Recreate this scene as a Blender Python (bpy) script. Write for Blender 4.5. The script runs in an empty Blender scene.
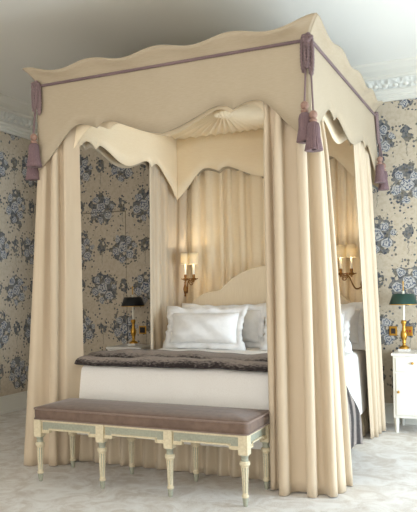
import bpy, math, random
from mathutils import Vector, Matrix
random.seed(7)
PI = math.pi
scene = bpy.context.scene
COL = scene.collection

# ------------------------------------------------------------------ helpers
def lin(r, g, b):
    def f(c):
        c /= 255.0
        return c / 12.92 if c <= 0.04045 else ((c + 0.055) / 1.055) ** 2.4
    return (f(r), f(g), f(b), 1.0)

class MB:
    """collects geometry that becomes ONE mesh object"""
    def __init__(s):
        s.v = []; s.f = []; s.m = []; s.smooth = []
    def add(s, verts, faces, mi=0, smooth=True):
        o = len(s.v); s.v += [tuple(p) for p in verts]
        for k, f in enumerate(faces):
            s.f.append([i + o for i in f])
            s.m.append(mi[k] if isinstance(mi, list) else mi); s.smooth.append(smooth)
        return s
    def box(s, x0, x1, y0, y1, z0, z1, mi=0):
        v = [(x, y, z) for z in (z0, z1) for y in (y0, y1) for x in (x0, x1)]
        return s.add(v, [(0, 2, 3, 1), (4, 5, 7, 6), (0, 1, 5, 4), (2, 6, 7, 3), (0, 4, 6, 2), (1, 3, 7, 5)], mi, False)
    def grid(s, P, closed_u=False, mi=0, smooth=True):
        n = len(P); m = len(P[0]); v = [p for r in P for p in r]; f = []
        for i in range(n if closed_u else n - 1):
            for j in range(m - 1):
                a = (i % n) * m + j; b = ((i + 1) % n) * m + j
                f.append((a, b, b + 1, a + 1))
        return s.add(v, f, mi, smooth)
    def lathe(s, prof, n=20, c=(0, 0, 0), rad=None, mi=0, cap=True):
        P = []
        for k in range(n):
            a = 2 * PI * k / n; row = []
            for r, z in prof:
                rr = r * (rad(a, z) if rad else 1)
                row.append((c[0] + rr * math.cos(a), c[1] + rr * math.sin(a), c[2] + z))
            P.append(row)
        s.grid(P, True, mi)
        if cap:
            for idx in (0, -1):
                if prof[idx][0] > 1e-5:
                    s.add([P[k][idx] for k in range(n)], [tuple(range(n))], mi, False)
        return s
    def tube(s, pts, r, n=8, lobes=0, twist=0.0, depth=0.25, mi=0, cap=True):
        pts = [Vector(p) for p in pts]
        rows = []; L = 0; up = None
        for i, p in enumerate(pts):
            t = (pts[min(i + 1, len(pts) - 1)] - pts[max(i - 1, 0)]).normalized()
            if up is None:
                up = Vector((0, 0, 1)) if abs(t.z) < .9 else Vector((1, 0, 0))
            up = (up - t * up.dot(t)).normalized(); sd = t.cross(up)
            if i: L += (p - pts[i - 1]).length
            rad = r(i / (len(pts) - 1)) if callable(r) else r
            row = []
            for k in range(n):
                a = 2 * PI * k / n
                q = rad * (1 + (depth * math.cos(lobes * (a + twist * L)) if lobes else 0))
                row.append(p + up * q * math.cos(a) + sd * q * math.sin(a))
            rows.append(row)
        m = len(rows); v = [p for rr in rows for p in rr]; f = []
        for i in range(m - 1):
            for k in range(n):
                f.append((i * n + k, i * n + (k + 1) % n, (i + 1) * n + (k + 1) % n, (i + 1) * n + k))
        if cap:
            f.append(tuple(range(n))); f.append(tuple((m - 1) * n + k for k in range(n)))
        return s.add(v, f, mi, True)
    def sphere(s, c, rx, ry, rz, n=14, m=9, mi=0):
        prof = [(max(math.sin(PI * j / m), 1e-6), -math.cos(PI * j / m)) for j in range(m + 1)]
        P = [[(c[0] + rx * r * math.cos(2 * PI * k / n), c[1] + ry * r * math.sin(2 * PI * k / n), c[2] + rz * z) for r, z in prof] for k in range(n)]
        return s.grid(P, True, mi)
    def build(s, name, mats, parent=None, bevel=0, solid=0, sub=0):
        me = bpy.data.meshes.new(name); me.from_pydata(s.v, [], s.f); me.validate()
        mats = mats if isinstance(mats, (list, tuple)) else [mats]
        for m in mats: me.materials.append(m)
        if len(me.polygons) == len(s.m):
            me.polygons.foreach_set('material_index', s.m); me.polygons.foreach_set('use_smooth', s.smooth)
        me.update()
        o = bpy.data.objects.new(name, me); COL.objects.link(o)
        if parent: o.parent = parent
        if solid:
            d = o.modifiers.new('thick', 'SOLIDIFY'); d.thickness = solid; d.offset = 0
        if bevel:
            d = o.modifiers.new('bev', 'BEVEL'); d.width = bevel; d.segments = 2; d.limit_method = 'ANGLE'
        if sub:
            d = o.modifiers.new('sub', 'SUBSURF'); d.levels = sub; d.render_levels = sub
        return o

def tag(o, label, cat, group=None):
    o['label'] = label; o['category'] = cat
    if group: o['group'] = group
    return o
def thing(name, label, cat, loc=(0, 0, 0), rz=0, group=None):
    o = bpy.data.objects.new(name, None); o.empty_display_size = .1; COL.objects.link(o)
    o.location = loc; o.rotation_euler = (0, 0, rz)
    return tag(o, label, cat, group)
def struct(o):
    o['kind'] = 'structure'; return o
def dup(root, label, loc=None, rz=None, group=None):
    r = root.copy(); COL.objects.link(r); r['label'] = label
    if loc is not None: r.location = loc
    if rz is not None: r.rotation_euler = (0, 0, rz)
    if group: r['group'] = group
    for ch in list(root.children):
        c = ch.copy(); COL.objects.link(c); c.parent = r
        for g in list(ch.children):
            d = g.copy(); COL.objects.link(d); d.parent = c
    return r
def interp(keys, x):
    """smooth monotone piecewise interpolation"""
    if x <= keys[0][0]: return keys[0][1]
    for (a, ya), (b, yb) in zip(keys, keys[1:]):
        if x <= b:
            return ya + (yb - ya) * (x - a) / (b - a)
    return keys[-1][1]
def crom(keys, x):
    """Catmull-Rom through keys"""
    n = len(keys)
    if x <= keys[0][0]: return keys[0][1]
    if x >= keys[-1][0]: return keys[-1][1]
    for i in range(n - 1):
        if x <= keys[i + 1][0]:
            x0, y0 = keys[i]; x1, y1 = keys[i + 1]; h = x1 - x0; t = (x - x0) / h
            m0 = ((y1 - keys[i - 1][1]) / (x1 - keys[i - 1][0])) if i > 0 else (y1 - y0) / h
            m1 = ((keys[i + 2][1] - y0) / (keys[i + 2][0] - x0)) if i + 2 < n else (y1 - y0) / h
            return ((2*t**3-3*t*t+1)*y0 + (t**3-2*t*t+t)*h*m0 + (-2*t**3+3*t*t)*y1 + (t**3-t*t)*h*m1)
def sm(a, b, x):
    t = max(0, min(1, (x - a) / (b - a))); return t * t * (3 - 2 * t)
def resample(pts, n):
    pts = [Vector(p) for p in pts]; d = [0]
    for a, b in zip(pts, pts[1:]): d.append(d[-1] + (b - a).length)
    out = []
    for i in range(n):
        s = d[-1] * i / (n - 1); k = 0
        while k < len(pts) - 2 and d[k + 1] < s: k += 1
        out.append(pts[k].lerp(pts[k + 1], (s - d[k]) / max(1e-9, d[k + 1] - d[k])))
    return out

# ------------------------------------------------------------------ materials
def newmat(name, col, rough=.6, metal=0, sheen=0):
    m = bpy.data.materials.new(name); m.use_nodes = True
    b = m.node_tree.nodes['Principled BSDF']
    b.inputs['Base Color'].default_value = col; b.inputs['Roughness'].default_value = rough
    b.inputs['Metallic'].default_value = metal
    if sheen:
        b.inputs['Sheen Weight'].default_value = sheen; b.inputs['Sheen Roughness'].default_value = .4
    return m
class NT:
    def __init__(s, m): s.t = m.node_tree; s.b = s.t.nodes['Principled BSDF']
    def n(s, typ, **kw):
        x = s.t.nodes.new(typ)
        for k, v in kw.items(): setattr(x, k, v)
        return x
    def l(s, a, b): s.t.links.new(a, b)
    def sock(s, i, v):
        if hasattr(v, 'is_linked') or isinstance(v, bpy.types.NodeSocket): s.l(v, i)
        else: i.default_value = v
    def math(s, op, a, b=0.0, c=0.0):
        x = s.n('ShaderNodeMath', operation=op)
        s.sock(x.inputs[0], a); s.sock(x.inputs[1], b); s.sock(x.inputs[2], c)
        return x.outputs[0]
    def mix(s, fac, a, b):
        x = s.n('ShaderNodeMix', data_type='RGBA')
        s.sock(x.inputs[0], fac); s.sock(x.inputs[6], a); s.sock(x.inputs[7], b)
        return x.outputs[2]
    def noise(s, vec, scale, detail=3, rough=.5, dist=0):
        x = s.n('ShaderNodeTexNoise'); s.l(vec, x.inputs['Vector'])
        x.inputs['Scale'].default_value = scale; x.inputs['Detail'].default_value = detail
        x.inputs['Roughness'].default_value = rough; x.inputs['Distortion'].default_value = dist
        return x
    def ramp(s, fac, a, b):
        x = s.n('ShaderNodeMapRange', interpolation_type='SMOOTHSTEP'); s.l(fac, x.inputs[0])
        x.inputs[1].default_value = a; x.inputs[2].default_value = b
        return x.outputs[0]
    def mapv(s, vec, scale):
        x = s.n('ShaderNodeMapping'); s.l(vec, x.inputs[0]); x.inputs['Scale'].default_value = scale
        return x.outputs[0]
    def bump(s, h, strength, dist):
        x = s.n('ShaderNodeBump'); s.l(h, x.inputs['Height']); x.inputs['Strength'].default_value = strength
        x.inputs['Distance'].default_value = dist; s.l(x.outputs[0], s.b.inputs['Normal'])
def fabric(name, col, col2, rough=.62, sheen=.15, slub=(8, 8, 90), bump=.12, dist=.002):
    m = newmat(name, col, rough, 0, sheen); t = NT(m)
    g = t.n('ShaderNodeTexCoord').outputs['Object']
    n1 = t.noise(t.mapv(g, slub), 3, 3)
    n2 = t.noise(g, 2.5, 2)
    f = t.math('ADD', t.math('MULTIPLY', n1.outputs[0], .6), t.math('MULTIPLY', n2.outputs[0], .4))
    t.l(t.mix(t.ramp(f, .35, .65), col, col2), t.b.inputs['Base Color'])
    t.bump(n1.outputs[0], bump, dist)
    return m
M = {}
M['silk'] = fabric('cream_silk', lin(184, 168, 143), lin(178, 161, 135))
M['curtain'] = fabric('curtain_silk', lin(208, 190, 164), lin(204, 185, 158), slub=(6, 6, .8), bump=.0)
M['lining'] = fabric('silk_lining', lin(246, 228, 196), lin(242, 222, 188))
M['head_fab'] = fabric('headboard_linen', lin(236, 218, 188), lin(228, 208, 176), rough=.8, slub=(60, 60, 3), bump=.25)
M['skirt_fab'] = fabric('bed_skirt_silk', lin(205, 190, 165), lin(198, 181, 155), slub=(14, 14, .8), bump=.04)
M['white_linen'] = fabric('white_linen', lin(243, 240, 234), lin(236, 232, 225), rough=.8, slub=(60, 60, 60), bump=.08)
M['pillow_fab'] = fabric('pillow_cotton', lin(250, 249, 247), lin(244, 243, 241), rough=.8, slub=(9, 9, 9), bump=.25, dist=.01)
M['mauve'] = fabric('mauve_cord', lin(142, 119, 117), lin(108, 88, 91), rough=.7, slub=(120, 120, 120), bump=.6)
M['mauve_thread'] = fabric('tassel_thread', lin(144, 116, 116), lin(116, 92, 96), rough=.7, slub=(220, 220, 4), bump=.8, dist=.004)
M['tassel_tie'] = fabric('tassel_tie', lin(172, 136, 114), lin(140, 108, 98), rough=.6, slub=(80, 80, 80), bump=.6)
M['velvet'] = fabric('mauve_velvet', lin(120, 98, 84), lin(104, 84, 72), rough=.75, sheen=.3, slub=(9, 9, 9), bump=.2)
M['velvet_pipe'] = fabric('velvet_piping', lin(142, 120, 108), lin(126, 106, 96), rough=.7, sheen=.3, slub=(60, 60, 60))
M['cream_paint'] = fabric('cream_paint', lin(222, 210, 180), lin(206, 192, 160), rough=.55, sheen=0, slub=(30, 30, 30), bump=.1)
M['blue_paint'] = fabric('grey_blue_paint', lin(166, 167, 148), lin(150, 152, 136), rough=.55, sheen=0, slub=(30, 30, 30), bump=.1)
M['white_paint'] = newmat('white_paint', lin(236, 233, 224), .45)
M['trim_paint'] = newmat('trim_paint', lin(222, 220, 210), .55)
M['ceil'] = newmat('ceiling_paint', lin(238, 237, 230), .9)
M['brass'] = newmat('brass', lin(205, 158, 74), .28, 1)
M['gilt'] = newmat('gilt_bronze', lin(150, 108, 62), .4, 1)
M['candle'] = newmat('candle_tube', lin(245, 240, 224), .5)
M['marble'] = newmat('white_marble', lin(235, 232, 226), .3)
M['shade_black'] = newmat('black_tole', lin(22, 24, 28), .4)
M['shade_green'] = newmat('green_tole', lin(34, 66, 58), .35)
M['shade_cream'] = newmat('cream_shade', lin(246, 234, 205), .8)
nt_ = M['shade_cream'].node_tree; tr_ = nt_.nodes.new('ShaderNodeBsdfTranslucent'); tr_.inputs[0].default_value = lin(246, 232, 200)
mx_ = nt_.nodes.new('ShaderNodeMixShader'); mx_.inputs[0].default_value = .14
nt_.links.new(nt_.nodes['Principled BSDF'].outputs[0], mx_.inputs[1]); nt_.links.new(tr_.outputs[0], mx_.inputs[2])
nt_.links.new(mx_.outputs[0], nt_.nodes['Material Output'].inputs[0])
M['dark'] = newmat('dark_switch', lin(48, 38, 36), .5)
M['red'] = newmat('red_marks', lin(176, 40, 26), .5)
M['outside'] = newmat('right_wall_paint', lin(226, 220, 206), .8)

# floral wallpaper: half-drop repeat of rose bouquets with small sprigs between
def wallpaper(name, axis, off):
    m = newmat(name, lin(205, 190, 165), .8); t = NT(m)
    g = t.n('ShaderNodeTexCoord').outputs['Object']
    sp = t.n('ShaderNodeSeparateXYZ'); t.l(g, sp.inputs[0])
    wob = t.noise(g, 26, 3)
    ws = t.n('ShaderNodeSeparateColor'); t.l(wob.outputs['Color'], ws.inputs[0])
    U = t.math('ADD', t.math('SUBTRACT', sp.outputs[axis], off), t.math('MULTIPLY', t.math('SUBTRACT', ws.outputs[0], .5), .05))
    Z = t.math('ADD', sp.outputs[2], t.math('MULTIPLY', t.math('SUBTRACT', ws.outputs[1], .5), .05))
    P, Q = .52, .84
    def cell(x, c, per):
        q = t.math('ADD', t.math('DIVIDE', t.math('SUBTRACT', x, c), per), .5)
        return t.math('MULTIPLY', t.math('SUBTRACT', t.math('FRACT', t.math('ADD', q, 40)), .5), per)
    def ell(a, b, su, sz):
        a = t.math('DIVIDE', a, su); b = t.math('DIVIDE', b, sz)
        return t.math('SQRT', t.math('ADD', t.math('MULTIPLY', a, a), t.math('MULTIPLY', b, b)))
    ua, za = cell(U, 0, P), cell(Z, 1.22, Q); ub, zb = cell(U, P / 2, P), cell(Z, 1.64, Q)
    w2 = t.math('MULTIPLY', t.math('SUBTRACT', t.noise(g, 7, 2).outputs[0], .5), 1.5)
    ba, bb = t.math('ADD', ell(ua, za, .175, .185), w2), t.math('ADD', ell(ub, zb, .175, .185), w2)
    sel = t.math('LESS_THAN', bb, ba); inv = t.math('SUBTRACT', 1, sel)
    du = t.math('ADD', t.math('MULTIPLY', ua, inv), t.math('MULTIPLY', ub, sel))
    dz = t.math('ADD', t.math('MULTIPLY', za, inv), t.math('MULTIPLY', zb, sel))
    big = t.math('MINIMUM', ba, bb)
    def small_at(su, sz, h):
        return t.math('MINIMUM', ell(ua, cell(Z, 1.64 + h, Q), su, sz), ell(ub, cell(Z, 1.22 + h, Q), su, sz))
    small = small_at(.052, .075, .03); stem = small_at(.005, .085, -.09)
    def vor(scale):
        v = t.n('ShaderNodeTexVoronoi'); t.l(g, v.inputs['Vector']); v.inputs['Scale'].default_value = scale
        c = t.n('ShaderNodeSeparateColor'); t.l(v.outputs['Color'], c.inputs[0])
        return v.outputs['Distance'], c.outputs
    ld, lc = vor(36); pd, pc = vor(44)
    inside = t.math('MINIMUM', big, t.math('MULTIPLY', small, .86))
    thr = t.math('ADD', .14, t.math('MULTIPLY', .86, t.ramp(inside, .74, 1.42)))
    leaf = t.math('MULTIPLY', t.math('GREATER_THAN', lc[0], thr), t.math('LESS_THAN', ld, t.math('ADD', .40, t.math('MULTIPLY', t.math('LESS_THAN', inside, .8), .5))))
    leaf = t.math('MULTIPLY', leaf, t.math('LESS_THAN', inside, 1.38))
    on = t.math('MAXIMUM', leaf, t.math('MULTIPLY', t.math('LESS_THAN', stem, 1.0), .55))
    ground = t.mix(t.ramp(t.noise(g, 40, 4).outputs[0], .4, .65), lin(198, 185, 164), lin(188, 174, 152))
    leafcol = t.mix(lc[1], lin(55, 62, 78), lin(112, 112, 110))
    leafcol = t.mix(t.math('MULTIPLY', t.math('GREATER_THAN', lc[2], .74), .9), leafcol, lin(104, 97, 84))
    leafcol = t.mix(t.math('MULTIPLY', t.ramp(pd, .35, .6), .5), leafcol, lin(138, 134, 126))
    col = t.mix(on, ground, leafcol)
    for fx, fz, fr in ((.0, .005, .058), (-.090, -.035, .044), (.080, -.070, .046), (.066, .078, .040), (-.064, .092, .038), (-.012, -.125, .034), (.135, .022, .028)):
        d = ell(t.math('SUBTRACT', du, fx), t.math('SUBTRACT', dz, fz), fr, fr)
        th = t.math('ARCTAN2', t.math('SUBTRACT', dz, fz), t.math('SUBTRACT', du, fx))
        sc_ = t.math('SINE', t.math('ADD', t.math('MULTIPLY', th, 5), fx * 60))
        sw = t.math('SINE', t.math('ADD', t.math('MULTIPLY', d, 9.5), t.math('ADD', t.math('MULTIPLY', sc_, 1.1), t.math('MULTIPLY', pd, 4.5))))
        fc = t.mix(t.ramp(sw, 0.0, .9), lin(190, 187, 181), lin(86, 95, 116))
        fc = t.mix(t.math('MULTIPLY', t.math('LESS_THAN', d, .2), .6), fc, lin(80, 84, 96))
        fc = t.mix(t.math('MULTIPLY', t.ramp(d, .86, .98), .6), fc, lin(70, 73, 82))
        col = t.mix(t.math('LESS_THAN', d, 1.0), col, fc)
    t.l(col, t.b.inputs['Base Color'])
    return m
M['wallpaper_back'] = wallpaper('floral_wallpaper_back', 0, -1.96)
M['wallpaper_left'] = wallpaper('floral_wallpaper_left', 1, 1.74)
def carpet():
    m = newmat('carpet', lin(206, 198, 186), .95); t = NT(m)
    g = t.n('ShaderNodeTexCoord').outputs['Object']
    a = t.noise(g, 6, 6, .65, 1.2); b = t.noise(g, 160, 2)
    f = t.math('ADD', t.math('MULTIPLY', a.outputs[0], .75), t.math('MULTIPLY', b.outputs[0], .25))
    t.l(t.mix(t.ramp(f, .36, .62), lin(202, 193, 182), lin(228, 225, 220)), t.b.inputs['Base Color'])
    t.bump(b.outputs[0], .4, .004)
    return m
M['carpet'] = carpet()
def fur():
    m = newmat('fur', lin(110, 98, 94), .9, 0, .12); t = NT(m)
    g = t.n('ShaderNodeTexCoord').outputs['Object']
    sp = t.n('ShaderNodeSeparateXYZ'); t.l(g, sp.inputs[0])
    n = t.noise(g, 2.5, 2); n2 = t.noise(t.mapv(g, (26, 60, 40)), 1.6, 3)
    s = t.math('SINE', t.math('ADD', t.math('MULTIPLY', sp.outputs[1], 26), t.math('ADD', -4.9, t.math('MULTIPLY', n.outputs[0], 1.5))))  # fur stripes; the phase lays a dark band in the fold valley as painted shade
    f = t.math('ADD', t.math('MULTIPLY', s, .42), t.math('ADD', t.math('MULTIPLY', n2.outputs[0], .9), .05))
    t.l(t.mix(t.ramp(f, .3, .78), lin(40, 32, 32), lin(150, 138, 130)), t.b.inputs['Base Color'])
    t.bump(n2.outputs[0], 1.0, .012)
    return m
M['fur'] = fur()
def ornate():
    m = newmat('moulded_plaster', lin(216, 217, 210), .8); t = NT(m)
    g = t.n('ShaderNodeTexCoord').outputs['Object']
    v = t.n('ShaderNodeTexVoronoi'); t.l(g, v.inputs['Vector']); v.inputs['Scale'].default_value = 22
    t.bump(v.outputs['Distance'], 1.0, .02)
    return m
M['ornate'] = ornate()

# ------------------------------------------------------------------ room shell
XL, XR, YB, YF, ZC = -2.64, 3.5, 2.285, -5.2, 3.07
struct(MB().box(XL - .2, XR + .2, YF, YB + .3, -.1, 0).build('floor', M['carpet']))
struct(MB().box(XL - .2, XR + .2, YF, YB + .3, ZC, ZC + .1).build('ceiling', M['ceil']))
struct(MB().box(XL - .15, XL, YF, YB + .15, 0, ZC).build('wall_left', M['wallpaper_left']))
# back wall: a solid base with a papered face layer that leaves the recess of the hidden door
DX0, DX1, DZ = -2.44, -1.662, 2.023
w = MB().box(XL, XR, YB + .03, YB + .15, 0, ZC)
w.box(XL, DX0, YB, YB + .03, 0, ZC).box(DX1, XR, YB, YB + .03, 0, ZC).box(DX0, DX1, YB, YB + .03, DZ, ZC)
struct(w.build('wall_back', M['wallpaper_back']))
struct(MB().box(DX0 + .005, DX1 - .008, YB + .002, YB + .03, .005, DZ - .008).build('door_1', M['wallpaper_back']))
# right wall with a tall window opening
WY0, WY1, WZ0, WZ1 = -.25, 1.25, .10, 1.85
w = MB()
for a_, b_ in ((YF, WY0), (WY1, YB + .15)): w.box(XR, XR + .2, a_, b_, 0, ZC)
for a_, b_ in ((WY0, WY1),): w.box(XR, XR + .2, a_, b_, 0, WZ0).box(XR, XR + .2, a_, b_, WZ1, ZC)
struct(w.build('wall_right', M['outside']))
# baseboards
def board(x0, x1, y0, y1, nx, ny):
    b = MB()
    b.box(x0, x1, y0, y1, 0, .15)
    return b
b = MB().box(XL, XL + .022, YF, YB, 0, .15).box(XL, XL + .03, YF, YB, 0, .03).box(XL, XL + .014, YF, YB, .15, .175)
struct(b.build('baseboard_left', M['trim_paint'], bevel=.004))
b = MB().box(DX1 + .01, XR, YB - .022, YB, 0, .15).box(DX1 + .01, XR, YB - .014, YB, .15, .175)
struct(b.build('baseboard_back', M['trim_paint'], bevel=.004))
# cornice: profile (out from wall, height) swept along left and back and right walls
prof = [(0, 2.80), (.022, 2.80), (.022, 2.825), (.035, 2.832), (.035, 2.848), (.055, 2.862), (.06, 2.88), (.09, 2.885), (.125, 2.915), (.145, 2.955), (.165, 2.96), (.165, 2.985), (.18, 2.99), (.22, 3.01), (.26, 3.05), (.265, ZC), (0, ZC)]
def cornice(name, side):
    mb = MB(); P = []
    for d, z in prof:
        if side == 'left': P.append([(XL + d, YF, z), (XL + d, YB - d, z)])
        elif side == 'back': P.append([(XL + d, YB - d, z), (XR - d, YB - d, z)])
        else: P.append([(XR - d, YB - d, z), (XR - d, YF, z)])
    for i in range(len(P) - 1):
        mi = 1 if 7 <= i <= 8 else 0
        mb.add(P[i] + P[i + 1], [(0, 1, 3, 2)], mi, False)
    struct(mb.build(name, [M['trim_paint'], M['ornate']]))
cornice('trim_1', 'left'); cornice('trim_2', 'back'); cornice('trim_3', 'right')
# plaster leaves along the cornice belong to the moulding itself
mb = MB()
k = 0
x = XL + .25
while x < XR - .2:
    mb.sphere((x, YB - .11, 2.925), .03, .018, .036, 8, 6); x += .085
struct(mb.build('trim_4', M['trim_paint']))
mb = MB(); y = -1.0
while y < YB - .2:
    mb.sphere((XL + .11, y, 2.925), .018, .03, .036, 8, 6); y += .085
struct(mb.build('trim_5', M['trim_paint']))

# ------------------------------------------------------------------ canopy bed
bed = thing('canopy_bed', 'large four-poster bed with cream scalloped canopy and upholstered headboard', 'bed', (0, 1.0, 0))
BP = Vector((0, 1.0, 0))
def onbed(o):      # geometry is written in room coordinates
    o.parent = bed; o.location = -BP; return o
HW, ZR, YE = .957, 2.6, 2.11
FS = [(0, 2.178), (.091, 2.195), (.186, 2.228), (.303, 2.276), (.345, 2.292), (.39, 2.301), (.44, 2.294), (.482, 2.266), (.482001, 2.266), (.53, 2.287), (.60, 2.304), (.662, 2.295), (.738, 2.233), (.805, 2.160), (.872, 2.095), (.93, 2.045), (.957, 2.028)]
SS = [(0, 2.212), (.096, 2.222), (.2, 2.25), (.314, 2.285), (.40, 2.303), (.45, 2.297), (.495, 2.268), (.495001, 2.268), (.545, 2.293), (.60, 2.306), (.66, 2.296), (.75, 2.244), (.84, 2.19), (.927, 2.135), (1.0, 2.07), (1.055, 2.028)]
def scal(K, c):
    def f(u):
        d = abs(u - c); i = [k for k, q in enumerate(K) if abs(q[0] - K[0][0]) >= 0]
        cut = next(k for k in range(len(K) - 1) if K[k + 1][0] - K[k][0] < 1e-4)
        return crom(K[:cut + 1], d) if d <= K[cut][0] else crom(K[cut + 1:], d)
    return f
def crest(u, c, per, half):
    d = abs(u - c)
    z = 2.686 + .019 * math.cos(2 * PI * d / per)
    return z + .016 * sm(half - .16, half, d)
ffront = scal(FS, 0.0); fside = scal(SS, YE / 2)
FL = .068       # how far the top edge kicks out
def rear_shear(y, z):
    return y - sm(1.2, YE, y) * max(0, (z - 2.03)) * .33
def usamples(half, c, cusp, n=120):
    u = [c - half + 2 * half * i / n for i in range(n + 1)] + [c - cusp, c + cusp]
    return sorted(u)
def valance_front(y, hw, ztop, crested, mat, name, flip=1):
    P = []
    for u in usamples(hw, 0, .482 * 1):
        zb = ffront(u * HW / hw); row = []
        for k in range(5): row.append((u, y, zb + (ztop - zb) * k / 4))
        if crested:
            zc = crest(u, 0, .462, HW)
            for k in range(1, 6):
                t = k / 5; e = FL * t * t
                row.append((u * (1 + e / hw), y - e, ztop + (zc - ztop) * t))
        P.append(row)
    return onbed(MB().grid(P).build(name, mat, solid=.010))
def valance_side(x, y0, y1, ztop, crested, mat, name):
    P = []; sg = 1 if x > 0 else -1
    c = YE / 2
    for u in usamples(YE / 2, c, .495):
        zb = fside(u); row = []
        yy = y0 + (y1 - y0) * u / YE
        for k in range(5):
            z = zb + (ztop - zb) * k / 4
            row.append((x, rear_shear(yy, z), z))
        if crested:
            zc = crest(u, c, .50, YE / 2); yt = rear_shear(yy, ztop)
            for k in range(1, 6):
                t = k / 5; e = FL * t * t
                row.append((x + sg * e, yt + e * (u - c) / c, ztop + (zc - ztop) * t))
        P.append(row)
    return onbed(MB().grid(P).build(name, mat, solid=.010))
valance_front(0, HW, ZR, True, M['silk'], 'front_valance')
valance_side(HW, 0, YE, ZR, True, M['silk'], 'side_valance')
valance_side(-HW, 0, YE, ZR, True, M['silk'], 'side_valance')
# back outer valance (follows the set-back under the room cornice)
P = []
for u in usamples(HW, 0, .482):
    zb = ffront(u); row = []
    for k in range(5):
        z = zb + (ZR - zb) * k / 4; row.append((u, rear_shear(YE, z), z))
    zc = crest(u, 0, .462, HW)
    for k in range(1, 6):
        t = k / 5; e = FL * t * t; row.append((u * (1 + e / HW), rear_shear(YE, ZR) + e, ZR + (zc - ZR) * t))
    P.append(row)
onbed(MB().grid(P).build('back_valance', M['silk'], solid=.010))
# inner pelmets
IW = .865; IY0 = .08; IY1 = 1.902
ZT = 2.605
valance_front(IY0, IW, ZT, False, M['lining'], 'inner_pelmet')
def rs(y, z): return y
P = []
for xs in (-1, 1):
    P = []
    for u in usamples(YE / 2, YE / 2, .495):
        zb = fside(u); yy = IY0 + (IY1 - IY0) * (u / YE)
        # keep the scallops aligned with the outer ones
        P.append([(xs * IW, yy, zb + (ZT - zb) * k / 4) for k in range(5)])
    onbed(MB().grid(P).build('inner_pelmet', M['lining'], solid=.010))
P = []
for u in usamples(IW, 0, .482):
    zb = ffront(u * HW / IW * .985); P.append([(u, IY1, zb + (ZT - zb) * k / 4) for k in range(5)])
onbed(MB().grid(P).build('inner_pelmet', M['lining'], solid=.010))
# pleated sunburst tester
cx, cy = 0.0, (IY0 + IY1) / 2
P = []; N = 960; NP = 80
for i in range(N):
    a = 2 * PI * i / N; ca, sa = math.cos(a), math.sin(a)
    R = min(IW / max(abs(ca), 1e-6), (IY1 - IY0) / 2 / max(abs(sa), 1e-6))
    row = []
    for t in (.03, .10, .2, .35, .5, .7, .85, 1.0):
        amp = .008 * min(1, t * 3.5)
        z = 2.54 + .055 * t + amp * (abs(math.sin(NP * a / 2)) * 2 - 1)
        row.append((cx + R * t * ca, cy + R * t * sa, z))
    P.append(row)
tester = onbed(MB().grid(P, True).build('tester', M['lining']))
onbed(MB().box(-HW + .01, HW - .01, .01, 1.88, 2.625, 2.64).build('canopy_board', M['silk']))
# gathered rosette
mb = MB()
for j in range(13):
    a = 2 * PI * j / 13
    mb.sphere((cx + .055 * math.cos(a), cy + .055 * math.sin(a), 2.522), .026, .026, .018, 8, 6)
for j in range(7):
    a = 2 * PI * j / 7 + .3
    mb.sphere((cx + .026 * math.cos(a), cy + .026 * math.sin(a), 2.514), .02, .02, .016, 8, 6)
mb.sphere((cx, cy, 2.508), .018, .018, .013, 8, 6)
o = onbed(mb.build('rosette', M['lining']))
# posts inside the curtains
for px_, py_, pt_ in ((-.842, .165, 2.62), (.842, .165, 2.62), (-.905, 1.985, 2.3), (.905, 1.985, 2.3)):
    onbed(MB().lathe([(.018, 0), (.018, .3), (.015, .35), (.015, pt_)], 12, (px_, py_, 0)).build('post', M['cream_paint']))
# twisted mauve cord along three sides
def lerp_pts(a, b, n, sag=0):
    a = Vector(a); b = Vector(b)
    return [a.lerp(b, i / n) + Vector((0, 0, -sag * 4 * (i / n) * (1 - i / n))) for i in range(n + 1)]
def cord(pts, r): return MB().tube(pts, r, 9, 3, 110, .32)
YR = rear_shear(YE, ZR)
cp = lerp_pts((-HW - .012, -.012, ZR), (HW + .012, -.012, ZR), 500)
onbed(cord(cp, .0085).build('cord_trim', M['mauve']))['label'] = 'twisted mauve cord'
for sg in (1, -1):
    cp = lerp_pts((sg * (HW + .012), -.012, ZR), (sg * (HW + .012), YR, ZR), 480)
    onbed(cord(cp, .0085).build('cord_trim', M['mauve']))['label'] = 'twisted mauve cord'
# looped cord knots at the corners
def knot(x, y, dx, dy, zbot, lean=(0, 0)):
    mb = MB(); ux, uy = dx, dy
    for k, (o1, zb, off) in enumerate(((-.026, zbot + .015, 0), (-.004, zbot + .03, .012), (.020, zbot - .012, .004))):
        pts = []
        for i in range(41):
            t = i / 40; a = t * 2 * PI
            zz = (ZR + .012 + zb) / 2 + (ZR + .012 - zb) / 2 * math.cos(a)
            w_ = .0095 * math.sin(a)
            f = (ZR - zz)
            pts.append((x + ux * (o1 + w_) + lean[0] * f, y + uy * (o1 + w_) - off + lean[1] * f, zz))
        # finer sampling for the twist
        fine = []
        for i in range(len(pts) - 1):
            for q in range(6): fine.append(Vector(pts[i]).lerp(Vector(pts[i + 1]), q / 6))
        mb.tube(fine, .0095, 9, 3, 110, .32)
    for q in range(5):
        a = q * 2 * PI / 5
        mb.sphere((x + ux * .022 * math.cos(a), y + uy * .022 * math.cos(a) - .014, ZR + .004 + .016 * math.sin(a)), .017, .014, .014, 8, 6)
    onbed(mb.build('cord_knot', M['mauve']))['label'] = 'looped knot of mauve cord'
knot(.955, -.022, 1, 0, 2.41)
knot(-.945, -.022, 1, 0, 2.42)
knot(.978, YR + .005, 0, 1, 2.37, (0, .38))
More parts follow.
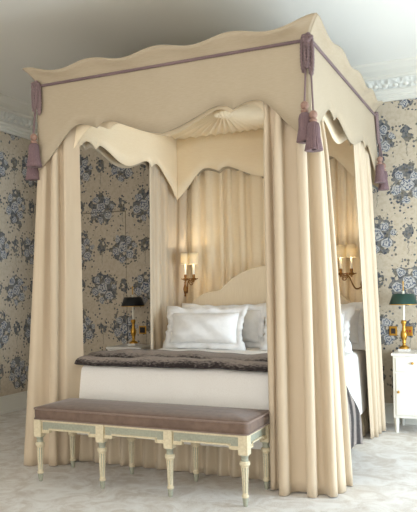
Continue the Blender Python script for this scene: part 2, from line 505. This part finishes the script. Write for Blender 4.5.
# headboard
HK = [(0, 1.400), (.08, 1.391), (.16, 1.369), (.24, 1.338), (.32, 1.295), (.39, 1.238), (.43, 1.202), (.455, 1.187), (.50, 1.180), (.556, 1.173), (.61, 1.157), (.663, 1.128), (.72, 1.082), (.77, 1.052), (.84, 1.042)]
xs = [-.84 + 1.68 * i / 90 for i in range(91)]
mb = MB()
topf = [(x, 1.90, crom(HK, abs(x))) for x in xs]
def ring(y, ins):
    pts = []
    for x in xs:
        z = crom(HK, abs(x)) - ins
        xx = max(-.84 + ins, min(.84 - ins, x))
        pts.append((xx, y, z))
    return pts
rows = []
for y, ins in ((1.945, 0), (1.905, 0), (1.892, .004), (1.885, .012), (1.884, .02)):
    rows.append(ring(y, ins))
P = [[(p[0], p[1], .25) for p in rows[-1]], rows[-1], rows[3], rows[2], rows[1], rows[0], [(p[0], p[1], .25) for p in rows[0]]]
mb.grid(P)
for sx in (0, -1):
    q = [r[sx] for r in P]; mb.add(q, [tuple(range(len(q)))], 0, False)
hb = onbed(mb.build('headboard', M['head_fab']))
# piping along the headboard curve
pp = [(x, 1.886, crom(HK, abs(x)) - .010) for x in xs]
o = MB().tube(pp, .0055, 8).build('headboard_piping', M['head_fab'])
o.parent = hb
# bed base + pleated skirt
onbed(MB().box(-.80, .80, .27, 1.88, .12, .38).build('bed_base', M['skirt_fab'], bevel=.01))
def skirt():
    path = [(-.845, 1.88), (-.845, .235), (.845, .235), (.845, 1.88)]
    R = resample([(p[0], p[1], 0) for p in path], 700); mb = MB(); P = []
    tot = 1.645 * 2 + 1.69
    for i, p in enumerate(R):
        s = tot * i / 699
        q = R[min(i + 1, 699)] - R[max(i - 1, 0)]; q.normalize(); nrm = Vector((q.y, -q.x, 0))
        w_ = math.sin(2 * PI * s / .105 + 1.1 * math.sin(s * 9)) ; row = []
        for k in range(8):
            t = k / 7
            amp = .006 + .022 * t
            row.append((p.x + nrm.x * (w_ * amp + .018 * t), p.y + nrm.y * (w_ * amp + .018 * t), .40 - (.395 - .004 * w_) * t))
        P.append(row)
    return onbed(mb.grid(P).build('bed_skirt', M['skirt_fab'], solid=.003))
skirt()

# ------------------------------------------------------------------ bedclothes
def bedspread():
    mb = MB(); P = []
    hx, y0, y1, zt, zb, r = .87, .20, 1.882, .683, .20, .045
    # cross profile over the long axis, with rounded shoulders
    def prof_t(t):     # t in 0..1 : distance along side-bottom -> top -> other bottom ; returns inset and z
        pass
    nx, ny = 70, 70
    # top + skirts as one grid : param u across, v along; beyond the edges the cloth hangs down
    ext = zt - zb
    us = [-(hx + ext) + 2 * (hx + ext) * i / 110 for i in range(111)]
    vs = [-(ext) + (y1 - y0 + ext) * j / 100 for j in range(101)]
    def fold(a, lim):          # a beyond lim hangs
        if a <= lim - r: return a, 0.0
        arc = r * PI / 2
        s = a - (lim - r)
        if s <= arc:
            th = s / r; return lim - r + r * math.sin(th), r * (1 - math.cos(th))
        return lim, r + (s - arc)
    rnd = random.Random(3)
    for u in us:
        row = []
        for v in vs:
            xa, dx = fold(abs(u), hx); sx = 1 if u >= 0 else -1
            ya, dy = fold(-v + (y1 - y0) / 2, (y1 - y0) / 2)
            dz = max(dx, dy) if not (dx > 0 and dy > 0) else math.hypot(dx, dy) if max(dx, dy) < r else max(dx, dy)
            x = sx * xa; y = (y0 + y1) / 2 - ya
            z = zt - min(dz, ext)
            hang = max(0, dz - r) / ext
            w_ = .012 * hang * (math.sin(9 * v + 2 * u) + .6 * math.sin(17 * v + 1)) if dx >= dy else .008 * hang * (math.sin(8 * u) + .6 * math.sin(19 * u + 2))
            if dx >= dy and dx > 0: x += sx * (w_ + .015 * hang)
            elif dy > 0: y -= w_ + .02 * hang
            z += .004 * math.sin(7 * u + 3 * v) + .003 * math.sin(13 * v - 4 * u)
            row.append((x, y, z))
        P.append(row)
    mb.grid(P)
    o = mb.build('bedspread', M['white_linen'], solid=.006)
    return tag(o, 'white bedspread covering the mattress of the canopy bed', 'bedspread')
bedspread()
def throw():
    zt = .683
    K = [(.15, .688), (.163, .712), (.20, .732), (.25, .734), (.30, .722), (.335, .698), (.36, .692), (.39, .700), (.42, .732), (.47, .750), (.54, .752), (.62, .738), (.69, .712), (.73, .693)]
    L = .915; r = .045; mb = MB()
    us = [-.88 + (.88 + L + .60) * i / 170 for i in range(171)]
    vs = [.15 + (.73 - .15) * j / 60 for j in range(61)]
    top = []
    for u in us:
        row = []
        for v in vs:
            h = crom(K, v)
            h += .006 * math.sin(5 * u + 6 * v) + .004 * math.sin(11 * u - 9 * v) + .003 * math.sin(23 * u + 5 * v)
            lim = .872
            if u <= lim:
                sl = sm(.80, .872, abs(u)) * .02
                z = h - sl * (1 if u > 0 else .6); x = u; y = v
                if u < -.5: z -= .02 * sm(.45, .9, v) * sm(-.5, -.85, u)
                z = max(z, .693 - (.05 * sm(.80, .872, abs(u))))
            else:
                s = u - lim; th = min(s / r, PI / 2)
                x = lim + r * math.sin(th); z = h - .02 - r * (1 - math.cos(th)) - max(0, s - r * PI / 2)
                hang = sm(0, .5, s)
                x += .012 * math.sin(14 * v + 3 * s) * hang + .05 * hang
                y = v + hang * (v - .2) * .85
                if v < .2: z = max(z, -1)
            row.append(Vector((x, y, z)))
        top.append(row)
    # the hanging end reaches nearly to the carpet
    zmin = min(p.z for p in top[-1])
    mb.grid(top)
    o = mb.build('fur_throw', M['fur'], solid=.02)
    return tag(o, 'grey-brown striped fur throw folded across the foot of the white bed', 'throw')
throw()
def pillow(name, label, loc, w_, h_, d_, tilt, rz, seed, group):
    """flanged pillow standing on its long edge; origin at the middle of its bottom edge"""
    rnd = random.Random(seed)
    root = thing(name, label, 'pillow', loc, rz, group)
    n = 30; fl = .05
    ph = [rnd.uniform(0, 6) for _ in range(6)]
    def shape(u, v):
        e = (1 - abs(u) ** 3.2) * (1 - abs(v) ** 3.2); e = max(e, 0) ** .5
        x = u * (w_ / 2 - fl) * (1 - .05 * (1 - abs(u)) * 0 - .06 * v * v * abs(u) * 0)
        # edges bow in slightly between corners
        x = u * (w_ / 2 - fl) * (1 - .045 * (1 - v * v))
        z = v * (h_ / 2 - fl) * (1 - .05 * (1 - u * u))
        bul = d_ / 2 * e * (1 + .10 * math.sin(3 * u + ph[0]) * math.cos(4 * v + ph[1]) + .05 * math.sin(9 * u + 5 * v + ph[2]))
        return x, z, bul
    def place(x, y, z):
        z += h_ / 2
        ct, st = math.cos(tilt), math.sin(tilt)
        return (x, y * ct + z * st, -y * st + z * ct)
    mb = MB()
    for sg in (-1, 1):
        P = []
        for i in range(n + 1):
            u = -1 + 2 * i / n; row = []
            for j in range(n + 1):
                v = -1 + 2 * j / n; x, z, b_ = shape(u, v); row.append(place(x, sg * b_, z))
            P.append(row)
        mb.grid(P)
    body = mb.build('pillow_body', M['pillow_fab'], root)
    mb = MB(); ring_ = []
    m = 40
    for k in range(4 * m):
        s, q = divmod(k, m); t = -1 + 2 * q / m
        u, v = ((t, -1), (1, t), (-t, 1), (-1, -t))[s]
        x, z, _ = shape(u, v); pt = []
        corner = (abs(u * v)) ** 6
        for f in (0, .5, 1):
            nx = u * (abs(u) > .985) if abs(u) < 1 else u
            nx = u if abs(u) >= 1 - 1e-9 else (u * max(0, (abs(u) - .9) / .1))
            nz = v if abs(v) >= 1 - 1e-9 else (v * max(0, (abs(v) - .9) / .1))
            rp = .008 * f * math.sin(k * .62 + ph[3]) + .010 * f * math.sin(k * .27 + ph[4]) + .02 * corner * f
            ex = fl * f * (1 + .07 * math.sin(k * .9 + ph[5]) * f + .45 * corner * f)
            pt.append(place(x + nx * ex, rp, max(z + nz * ex, -h_ / 2 + .004 - 0)))
        ring_.append(pt)
    mb.grid(ring_, True)
    mb.build('pillow_flange', M['pillow_fab'], root, solid=.004)
    return root
G = 'white flanged pillows against the headboard'
pillow('pillow', 'large white flanged pillow at front left of the bed, fully visible', (-.44, 1.47, .685), .73, .37, .17, .30, .02, 1, G)
pillow('pillow', 'white ruffled pillow tucked behind the front left pillow', (-.375, 1.705, .685), .84, .385, .16, .26, -.05, 2, G)
pillow('pillow', 'white flanged pillow on the right, mostly hidden by the front corner curtain', (.46, 1.47, .685), .73, .37, .17, .30, -.02, 5, G)
pillow('pillow', 'white ruffled pillow at far right against the headboard', (.475, 1.705, .685), .84, .385, .16, .26, .0, 8, G)

# ------------------------------------------------------------------ curtains
def curtain(label, top, bot, ztop, zbot, nf, amp0, amp1, seed, N=260, R=34, lead=0.0):
    rnd = random.Random(seed); p1, p2, p3 = (rnd.uniform(0, 6) for _ in range(3))
    T = resample([(p[0], p[1], 0) for p in top], N); B = resample([(p[0], p[1], 0) for p in bot], N)
    def nrm(A, i):
        q = A[min(i + 4, N - 1)] - A[max(i - 4, 0)]; q.normalize(); return Vector((q.y, -q.x, 0))
    P = []
    for i in range(N):
        s = i / (N - 1)
        ws = s + .022 * math.sin(2 * PI * s * 2.3 + p1) + .012 * math.sin(2 * PI * s * 5.1 + p2)
        row = []; nt = nrm(T, i); nb = nrm(B, i)
        for k in range(R + 1):
            t = k / R
            e = t ** .9
            a = T[i].lerp(B[i], e); nn = nt.lerp(nb, e).normalized()
            ph = 2 * PI * nf * ws + .5 * math.sin(2.2 * t + p3 + 5 * s)
            w_ = math.sin(ph) + .06 * math.sin(2 * ph + p2 + t) + .3 * math.sin(.5 * ph + p1)
            am = amp0 + (amp1 - amp0) * sm(0, .2, t)
            edge = min(1, min(s, 1 - s) * 14 + .25)
            if lead: edge = min(edge, sm(lead * .75, lead * 1.6, s) + .04)
            d = w_ * am * edge
            tang = Vector((-nn.y, nn.x, 0)) * (-am * .28 * math.sin(2 * ph) * edge)
            z = ztop + (zbot - ztop) * t
            if k == R: z = zbot + .004 * math.sin(ph * .7)
            pz = Vector((a.x, a.y, 0)) + nn * d + tang
            row.append((pz.x, pz.y, z))
        P.append(row)
    o = MB().grid(P).build('bed_curtain', M['curtain'], solid=.004)
    return tag(o, label, 'curtain', 'cream curtains hanging from the bed canopy')
ZTOP = 2.42
curtain('cream bed curtain at the front left post, left of the bench',
        [(-.672, .075), (-.755, .030), (-.90, .035), (-.925, .12), (-.925, .40)], [(-.80, .26), (-.865, .04), (-.96, .03), (-1.14, .02), (-1.15, .18), (-1.08, .46)],
        ZTOP, .006, 6, .013, .044, 11, lead=.17)
curtain('wide cream bed curtain at the front right post, right of the bench',
        [(.65, .050), (.72, .040), (.895, .040), (.915, .10), (.915, .33)], [(.70, .10), (.69, .03), (.80, .0), (.97, .015), (1.055, .10), (1.045, .34)],
        ZTOP, .006, 5.5, .013, .042, 24)
curtain('cream bed curtain at the rear right, just left of the green-shaded lamp',
        [(.918, 1.27), (.918, 1.90), (.86, 1.925)], [(.955, 1.58), (.99, 1.96), (.93, 2.02)],
        ZTOP, .006, 4.5, .010, .018, 5, 180)
curtain('cream bed curtain at the rear left, just right of the black-shaded lamp',
        [(-.918, 1.47), (-.918, 1.90), (-.80, 1.985)], [(-.93, 1.44), (-.95, 1.94), (-.86, 2.0)],
        ZTOP, .006, 4.5, .010, .018, 8, 180)
def back_drape():
    N = 420; P = []
    for i in range(N):
        s = i / (N - 1); x = -.885 + 1.77 * s
        ws = s + .012 * math.sin(2 * PI * s * 3.3 + 1) + .006 * math.sin(2 * PI * s * 8.1)
        row = []
        for k in range(19):
            t = k / 18; ph = 2 * PI * 15 * ws + .35 * math.sin(3 * t + 9 * s)
            y = 2.045 - .024 * math.sin(ph) * (.8 + .3 * t) * (1 + .3 * math.sin(23 * s))
            row.append((x - .007 * math.sin(2 * ph), y, 2.55 + (.02 - 2.55) * t))
        P.append(row)
    o = MB().grid(P).build('bed_curtain', M['lining'], solid=.003)
    return tag(o, 'pleated cream silk drapery hanging behind the headboard', 'curtain', 'cream curtains hanging from the bed canopy')
back_drape()

# ------------------------------------------------------------------ tassels
def tassel(label, anchor, head, ln, rad, seed):
    """anchor: top of the cord, head: centre of the knob (room coordinates)"""
    a = Vector(anchor); h = Vector(head)
    root = thing('tassel', label, 'tassel', head, 0, 'mauve tassels on the canopy corners')
    a = a - h
    MB().tube(lerp_pts(a, (0, 0, .02), 90), .0055, 8, 3, 260, .22).build('cord', M['mauve'], root)
    MB().sphere((0, 0, 0), .024, .024, .025, 16, 10).build('tassel_head', M['tassel_tie'], root)
    MB().lathe([(.012, -.022), (.021, -.026), (.023, -.033), (.019, -.040), (.014, -.044)], 18).build('tassel_collar', M['tassel_tie'], root)
    n = 96; prof = [(.016, -.040), (.030, -.052), (.034, -.075), (rad * .72, -.12), (rad * .88, -.17), (rad, -ln), (rad * .9, -ln - .002), (rad * .3, -ln + .004)]
    MB().lathe(prof, n, rad=lambda q, z: 1 + .06 * math.sin(24 * q + z * 20) + .03 * math.sin(11 * q + 3), cap=False).build('tassel_skirt', M['mauve_thread'], root)
    return root
tassel('left of the two mauve tassels hanging at the front right canopy corner', (.943, -.030, 2.43), (.938, -.045, 2.222), .205, .047, 1)
tassel('right of the two mauve tassels hanging at the front right canopy corner, hanging lower', (.975, -.030, 2.42), (.992, -.062, 2.160), .200, .050, 2)
tassel('upper mauve tassel hanging at the front left canopy corner', (-.952, -.030, 2.44), (-.955, -.050, 2.247), .200, .050, 3)
tassel('lower mauve tassel at the front left canopy corner, half behind the upper one', (-.975, -.010, 2.43), (-1.005, -.005, 2.170), .200, .047, 4)
tassel('upper mauve tassel hanging at the rear right canopy corner', (.985, YR + .08, 2.42), (.995, 1.93, 2.24), .19, .045, 5)
tassel('lower mauve tassel at the rear right canopy corner, partly behind the upper one', (.982, YR + .09, 2.42), (1.005, 2.03, 2.20), .20, .045, 6)

# ------------------------------------------------------------------ bench
bx0, bx1, by0, by1 = -.76, .633, -.285, .058
bench = thing('bench', 'long cream and grey-blue painted bench with mauve velvet seat at the bed foot', 'bench', ((bx0 + bx1) / 2, (by0 + by1) / 2, 0))
ox, oy = (bx0 + bx1) / 2, (by0 + by1) / 2
LX = [bx0 - ox, bx0 - ox + (bx1 - bx0) / 3, bx0 - ox + 2 * (bx1 - bx0) / 3, bx1 - ox]; LY = [by0 - oy, by1 - oy]
def leg_mesh():
    mb = MB()
    mb.box(-.027, .027, -.027, .027, .285, .395, 0)
    mb.lathe([(.024, .285), (.026, .280), (.020, .274), (.019, .262), (.0205, .25)], 20, mi=1)
    mb.lathe([(.0205, .25), (.028, .246), (.030, .236), (.028, .226), (.022, .222)], 20, mi=0)
    # fluted shaft
    n = 48; zs = [.222, .215, .19, .12, .075, .066]; P = []
    mi = []
    for k in range(n):
        a = 2 * PI * k / n; fl = (k % 6) in (2, 3, 4)
        row = []
        for j, z in enumerate(zs):
            r = .0215 - .007 * (.222 - z) / .156
            if (k % 6) == 3 and 0 < j < 5: r -= .004
            elif fl and 0 < j < 5: r -= .0028
            row.append((r * math.cos(a), r * math.sin(a), z))
        P.append(row)
    for k in range(n):
        for j in range(len(zs) - 1): mi.append(1 if (k % 6) in (2, 3) and 0 < j < 4 else 0)
    mb.grid(P, True, mi)
    mb.lathe([(.015, .066), (.0205, .062), (.0205, .052), (.016, .048)], 20, mi=0)
    mb.lathe([(.014, .048), (.0165, .042), (.012, .004), (.010, 0)], 20, mi=1)
    return mb
proto = leg_mesh().build('leg', [M['cream_paint'], M['blue_paint']], bench)
proto.location = (LX[0], LY[0], 0)
for i, x in enumerate(LX):
    for j, y in enumerate(LY):
        if i == 0 and j == 0: continue
        c = proto.copy(); COL.objects.link(c); c.parent = bench; c.location = (x, y, 0)
def rail(p, q, inward):
    """apron between two legs: cream frame with stepped ends and a blue sunk panel"""
    p = Vector(p); q = Vector(q); d = (q - p); Ln = d.length; d.normalize(); nrm = Vector((d.y, -d.x, 0)) * inward
    mb = MB(); a0, a1 = .027, Ln - .027; th = .012
    def bx(s0, s1, z0, z1, o0, o1):
        c = [p + d * s + nrm * o for s in (s0, s1) for o in (o0, o1)]
        v = [(k.x, k.y, z) for z in (z0, z1) for k in c]
        mb.add(v, [(0, 2, 3, 1), (4, 5, 7, 6), (0, 1, 5, 4), (2, 6, 7, 3), (0, 4, 6, 2), (1, 3, 7, 5)], 0, False)
    bx(a0, a1, .380, .395, .020, -.012)
    bx(a0, a1, .330, .380, .010, -.012)
    bx(a0 + .055, a1 - .055, .330, .339, .019, -.012)
    bx(a0, a0 + .060, .310, .330, .014, -.012); bx(a1 - .060, a1, .310, .330, .014, -.012)
    bx(a0, a0 + .06, .310, .317, .019, .012); bx(a1 - .06, a1, .310, .317, .019, .012)
    bx(a0 + .053, a0 + .060, .310, .339, .019, .012); bx(a1 - .060, a1 - .053, .310, .339, .019, .012)
    o = mb.build('apron', M['cream_paint'], bench, bevel=.0015)
    mb2 = MB(); mb = mb2
    def bx2(s0, s1, z0, z1, o0, o1):
        c = [p + d * s + nrm * o for s in (s0, s1) for o in (o0, o1)]
        v = [(k.x, k.y, z) for z in (z0, z1) for k in c]
        mb2.add(v, [(0, 2, 3, 1), (4, 5, 7, 6), (0, 1, 5, 4), (2, 6, 7, 3), (0, 4, 6, 2), (1, 3, 7, 5)], 0, False)
    bx2(a0 + .006, a1 - .006, .341, .378, .0125, .009)
    bx2(a0 + .006, a0 + .050, .319, .341, .0125, .009); bx2(a1 - .050, a1 - .006, .319, .341, .0125, .009)
    k = mb2.build('apron_panel', M['blue_paint']); k.parent = o
    k['label'] = 'grey-blue sunk panel'
for i in range(3):
    rail((LX[i], LY[0], 0), (LX[i + 1], LY[0], 0), 1)
    rail((LX[i], LY[1], 0), (LX[i + 1], LY[1], 0), -1)
rail((LX[3], LY[0], 0), (LX[3], LY[1], 0), 1)
rail((LX[0], LY[0], 0), (LX[0], LY[1], 0), -1)
def rrect(hx, hy, r, n=8):
    pts = []
    for cx_, cy_, a0 in ((hx - r, hy - r, 0), (-hx + r, hy - r, 90), (-hx + r, -hy + r, 180), (hx - r, -hy + r, 270)):
        for k in range(n + 1):
            a = math.radians(a0 + 90 * k / n); pts.append((cx_ + r * math.cos(a), cy_ + r * math.sin(a)))
    return pts
hx, hy = (bx1 - bx0) / 2 + .030, (by1 - by0) / 2 + .030
rings = []
for z, ins in ((.392, .008), (.398, .002), (.43, 0), (.455, .001), (.464, .004), (.472, .02), (.480, .06), (.486, .11), (.489, .16)):
    sx, sy = hx - ins, hy - ins
    rings.append([(x, y, z) for x, y in rrect(sx, sy, max(.02, .028 - ins * .1))])
mb = MB(); P = list(zip(*rings)); mb.grid([list(r) for r in P], True)
mb.add(rings[-1], [tuple(range(len(rings[-1])))]); mb.add(rings[0], [tuple(range(len(rings[0])))])
cu = mb.build('cushion', M['velvet'], bench)
for z in (.462,):
    pts = [(x, y, z) for x, y in rrect(hx + .001, hy + .001, .028)]
    pts.append(pts[0]); fine = resample(pts, 400)
    o = MB().tube(fine, .0055, 8).build('piping', M['velvet_pipe'], cu)
pts = [(x, y, .398) for x, y in rrect(hx + .001, hy + .001, .028)]; pts.append(pts[0])
MB().tube(resample(pts, 400), .004, 8).build('piping', M['velvet_pipe'], cu)

# ------------------------------------------------------------------ sconces
def sconce(label, sg, px_, cxs, zoff, ybar):
    root = thing('wall_sconce', label, 'sconce', (px_, 1.985, 1.20 + zoff), 0, 'gilt twin-candle sconces beside the headboard')
    def L(x, y, z): return (x - px_, y - 1.985, z - 1.20)
    MB().lathe([(.002, -.07), (.010, -.066), (.006, -.05), (.014, -.03), (.022, 0), (.014, .03), (.006, .05), (.010, .062), (.002, .075)], 14, (0, -.014, 0)).build('backplate', M['gilt'], root)
    mx = sum(cxs) / 2; pts = []
    for i in range(31):
        t = i / 30
        x = px_ + (mx - px_) * (t ** 1.1); y = 1.975 + (ybar - 1.975) * sm(0, 1, t)
        z = 1.20 - .035 * math.sin(PI * min(1, t * 1.3)) + .085 * sm(.45, 1, t)
        pts.append(L(x, y, z))
    MB().tube(pts, lambda t: .0075 - .002 * t, 8).build('arm', M['gilt'], root)
    # scroll under the bar
    sc = []
    for i in range(40):
        t = i / 39; a = t * 3.2 * PI; r = .026 * (1 - t * .75)
        sc.append(L(mx - sg * (.012 + r * math.cos(a) - .026), ybar, 1.255 + r * math.sin(a)))
    MB().tube(sc, .0045, 6).build('scroll', M['gilt'], root)
    bar = [L(mx - .085 + .17 * i / 20, ybar, 1.287 + .008 * math.cos(2 * PI * i / 10)) for i in range(21)]
    MB().tube(bar, .0045, 8).build('crossbar', M['gilt'], root)
    for cx_ in cxs:
        MB().lathe([(.004, 1.262), (.008, 1.272), (.005, 1.285), (.024, 1.294), (.026, 1.298), (.010, 1.302), (.013, 1.318), (.012, 1.332), (.009, 1.335)], 14, (cx_ - px_, ybar - 1.985, -1.20)).build('candle_cup', M['gilt'], root)
        MB().lathe([(.0095, 1.333), (.0095, 1.47), (.004, 1.474)], 12, (cx_ - px_, ybar - 1.985, -1.20)).build('candle', M['candle'], root)
        MB().lathe([(.043, 1.428), (.040, 1.532), (.039, 1.532), (.042, 1.428)], 24, (cx_ - px_, ybar - 1.985, -1.20), cap=False).build('lamp_shade', M['shade_cream'], root)
    return root
sconce('gilt twin-candle sconce with cream shades left of the headboard', 1, -.835, (-.775, -.690), 0, 1.86)
sconce('gilt twin-candle sconce with cream shades right of the headboard', -1, .83, (.672, .762), .012, 1.86)

# ------------------------------------------------------------------ nightstands and lamps
def nightstand(label, x0, x1):
    y0, y1 = 1.90, 2.255; cx_ = (x0 + x1) / 2; cy_ = (y0 + y1) / 2; w2 = (x1 - x0) / 2; d2 = (y1 - y0) / 2
    root = thing('nightstand', label, 'nightstand', (cx_, cy_, 0), 0, 'white painted nightstands')
    MB().box(-w2, w2, -d2, d2, .12, .625).build('body', M['white_paint'], root, bevel=.006)
    MB().box(-w2 - .012, w2 + .012, -d2 - .012, d2, .625, .648).build('top', M['marble'], root, bevel=.005)
    dr = MB().box(-w2 + .025, w2 - .025, -d2 - .008, -d2 + .002, .50, .61).build('drawer', M['white_paint'], root, bevel=.003)
    MB().sphere((-.025, -d2 - .018, .570), .011, .012, .011).build('knob', M['brass'], dr)
    do = MB().box(-w2 + .025, w2 - .025, -d2 - .008, -d2 + .002, .145, .485).build('door', M['white_paint'], root, bevel=.003)
    MB().sphere((-w2 + .045, -d2 - .018, .335), .011, .012, .011).build('knob', M['brass'], do)
    for sx in (-1, 1):
        for sy in (-1, 1):
            MB().lathe([(.014, 0), (.016, .02), (.022, .121)], 4, (sx * (w2 - .022), sy * (d2 - .022), 0), cap=True).build('leg', M['white_paint'], root)
    return root
nightstand('white painted nightstand under the green-shaded lamp', 1.075, 1.44)
nightstand('nightstand on the far side of the bed under the black-shaded lamp', -1.66, -1.29)
def lamp(label, x, y, shade):
    z0 = .648
    root = thing('candlestick_lamp', label, 'lamp', (x, y, z0), 0, 'brass candlestick lamps on nightstands')
    mb = MB().box(-.046, .046, -.046, .046, 0, .022)
    mb.build('plinth', M['marble'], root, bevel=.004)
    MB().lathe([(.042, .022), (.044, .03), (.034, .04), (.016, .05), (.012, .066), (.020, .074), (.012, .084), (.022, .104), (.030, .135), (.024, .165), (.014, .178), (.019, .186), (.012, .196), (.015, .22), (.023, .24), (.022, .258), (.012, .26)], 24, (0, 0, 0)).build('base', M['brass'], root)
    MB().lathe([(.0105, .258), (.0105, .50), (.006, .505)], 14).build('candle_tube', M['candle'], root)
    o = MB().lathe([(.117, .394), (.086, .481), (.084, .481), (.115, .394)], 40, cap=False).build('lamp_shade', shade, root)
    MB().lathe([(.1185, .390), (.1185, .396), (.115, .396), (.115, .390)], 40, cap=False).build('shade_rim', M['brass'], o)
    MB().lathe([(.004, .50), (.0045, .57), (.007, .578), (.001, .592)], 10).build('finial', M['brass'], root)
    return root
lamp('brass candlestick lamp with dark green metal shade, right of the bed', 1.142, 2.08, M['shade_green'])
lamp('brass candlestick lamp with black metal shade, left of the bed', -1.472, 2.08, M['shade_black'])
def plate(label, x0, x1, z0, z1, kind):
    cx_, cz_ = (x0 + x1) / 2, (z0 + z1) / 2; w2, h2 = (x1 - x0) / 2, (z1 - z0) / 2
    root = thing('switch_plate', label, 'switch', (cx_, YB, cz_), 0, 'brass plates on the back wall')
    MB().box(-w2, w2, -.008, 0, -h2, h2).build('plate', M['brass'], root, bevel=.003)
    if kind == 'dark':
        MB().box(-w2 * .52, w2 * .52, -.012, -.006, -h2 * .55, h2 * .55).build('rocker', M['dark'], root, bevel=.002)
    elif kind == 'big':
        MB().box(-w2 * .72, w2 * .72, -.012, -.006, -h2 * .72, h2 * .66).build('rocker', M['dark'], root, bevel=.002)
    else:
        for sx in (-1, 1):
            MB().sphere((sx * w2 * .4, -.008, 0), .009, .006, .012, 10, 6).build('red_mark', M['red'], root)  # pair of small raised red marks on the brass
plate('square brass switch plate with dark centre left of the green-shaded lamp', .988, 1.056, .762, .845, 'dark')
plate('square brass plate with two red marks right of the green-shaded lamp', 1.118, 1.185, .762, .845, 'red')
plate('square brass switch plate with dark rocker beside the black-shaded lamp', -1.523, -1.440, .75, .832, 'big')

# ------------------------------------------------------------------ light
wd = bpy.data.worlds.new('room_daylight'); scene.world = wd; wd.use_nodes = True
bg = wd.node_tree.nodes['Background']; bg.inputs[0].default_value = (1.0, .975, .94, 1); bg.inputs[1].default_value = 2.05
def area(name, loc, rot, sx, sy, power, col):
    l = bpy.data.lights.new(name, 'AREA'); l.shape = 'RECTANGLE'; l.size = sx; l.size_y = sy; l.energy = power; l.color = col
    o = bpy.data.objects.new(name, l); COL.objects.link(o); o.location = loc; o.rotation_euler = rot; return o
# daylight entering through the tall window in the right wall
area('window_daylight', (XR + .12, (WY0 + WY1) / 2, (WZ0 + WZ1) / 2), (0, math.radians(90), 0), WZ1 - WZ0, WY1 - WY0, 100, (.67, .84, 1))
scene.view_settings.view_transform = 'Standard'; scene.view_settings.look = 'None'
scene.view_settings.gamma = 1; scene.view_settings.exposure = 0.32
scene.view_settings.use_curve_mapping = False

# added fill lights in the sconce shades, to brighten and warm the bed interior
def glow(x, y, z):
    l = bpy.data.lights.new('sconce_fill', 'POINT'); l.energy = .6; l.color = (1, .90, .74); l.shadow_soft_size = .02
    o = bpy.data.objects.new('sconce_fill', l); COL.objects.link(o); o.location = (x, y, z)
for gx, gz in ((-.775, 1.50), (-.690, 1.50), (.672, 1.512), (.762, 1.512)): glow(gx, 1.86, gz)

# ------------------------------------------------------------------ camera
yaw, roll = .4269, .0179
R = Vector((math.cos(yaw), math.sin(yaw), 0)); F = Vector((-math.sin(yaw), math.cos(yaw), 0)); U = Vector((0, 0, 1))
cR = R * math.cos(roll) - U * math.sin(roll); cU = R * math.sin(roll) + U * math.cos(roll)
cam = bpy.data.cameras.new('camera'); co = bpy.data.objects.new('camera', cam); COL.objects.link(co)
m = Matrix((( cR.x, cU.x, -F.x, 2.015), (cR.y, cU.y, -F.y, -3.764), (cR.z, cU.z, -F.z, 1.2), (0, 0, 0, 1)))
co.matrix_world = m
cam.sensor_fit = 'VERTICAL'; cam.sensor_height = 36; cam.sensor_width = 36 * 417 / 512
cam.lens = 680.2632 / 512 * 36
cam.shift_y = (288.6767 - 256) / 512
cam.clip_start = .05
scene.camera = co
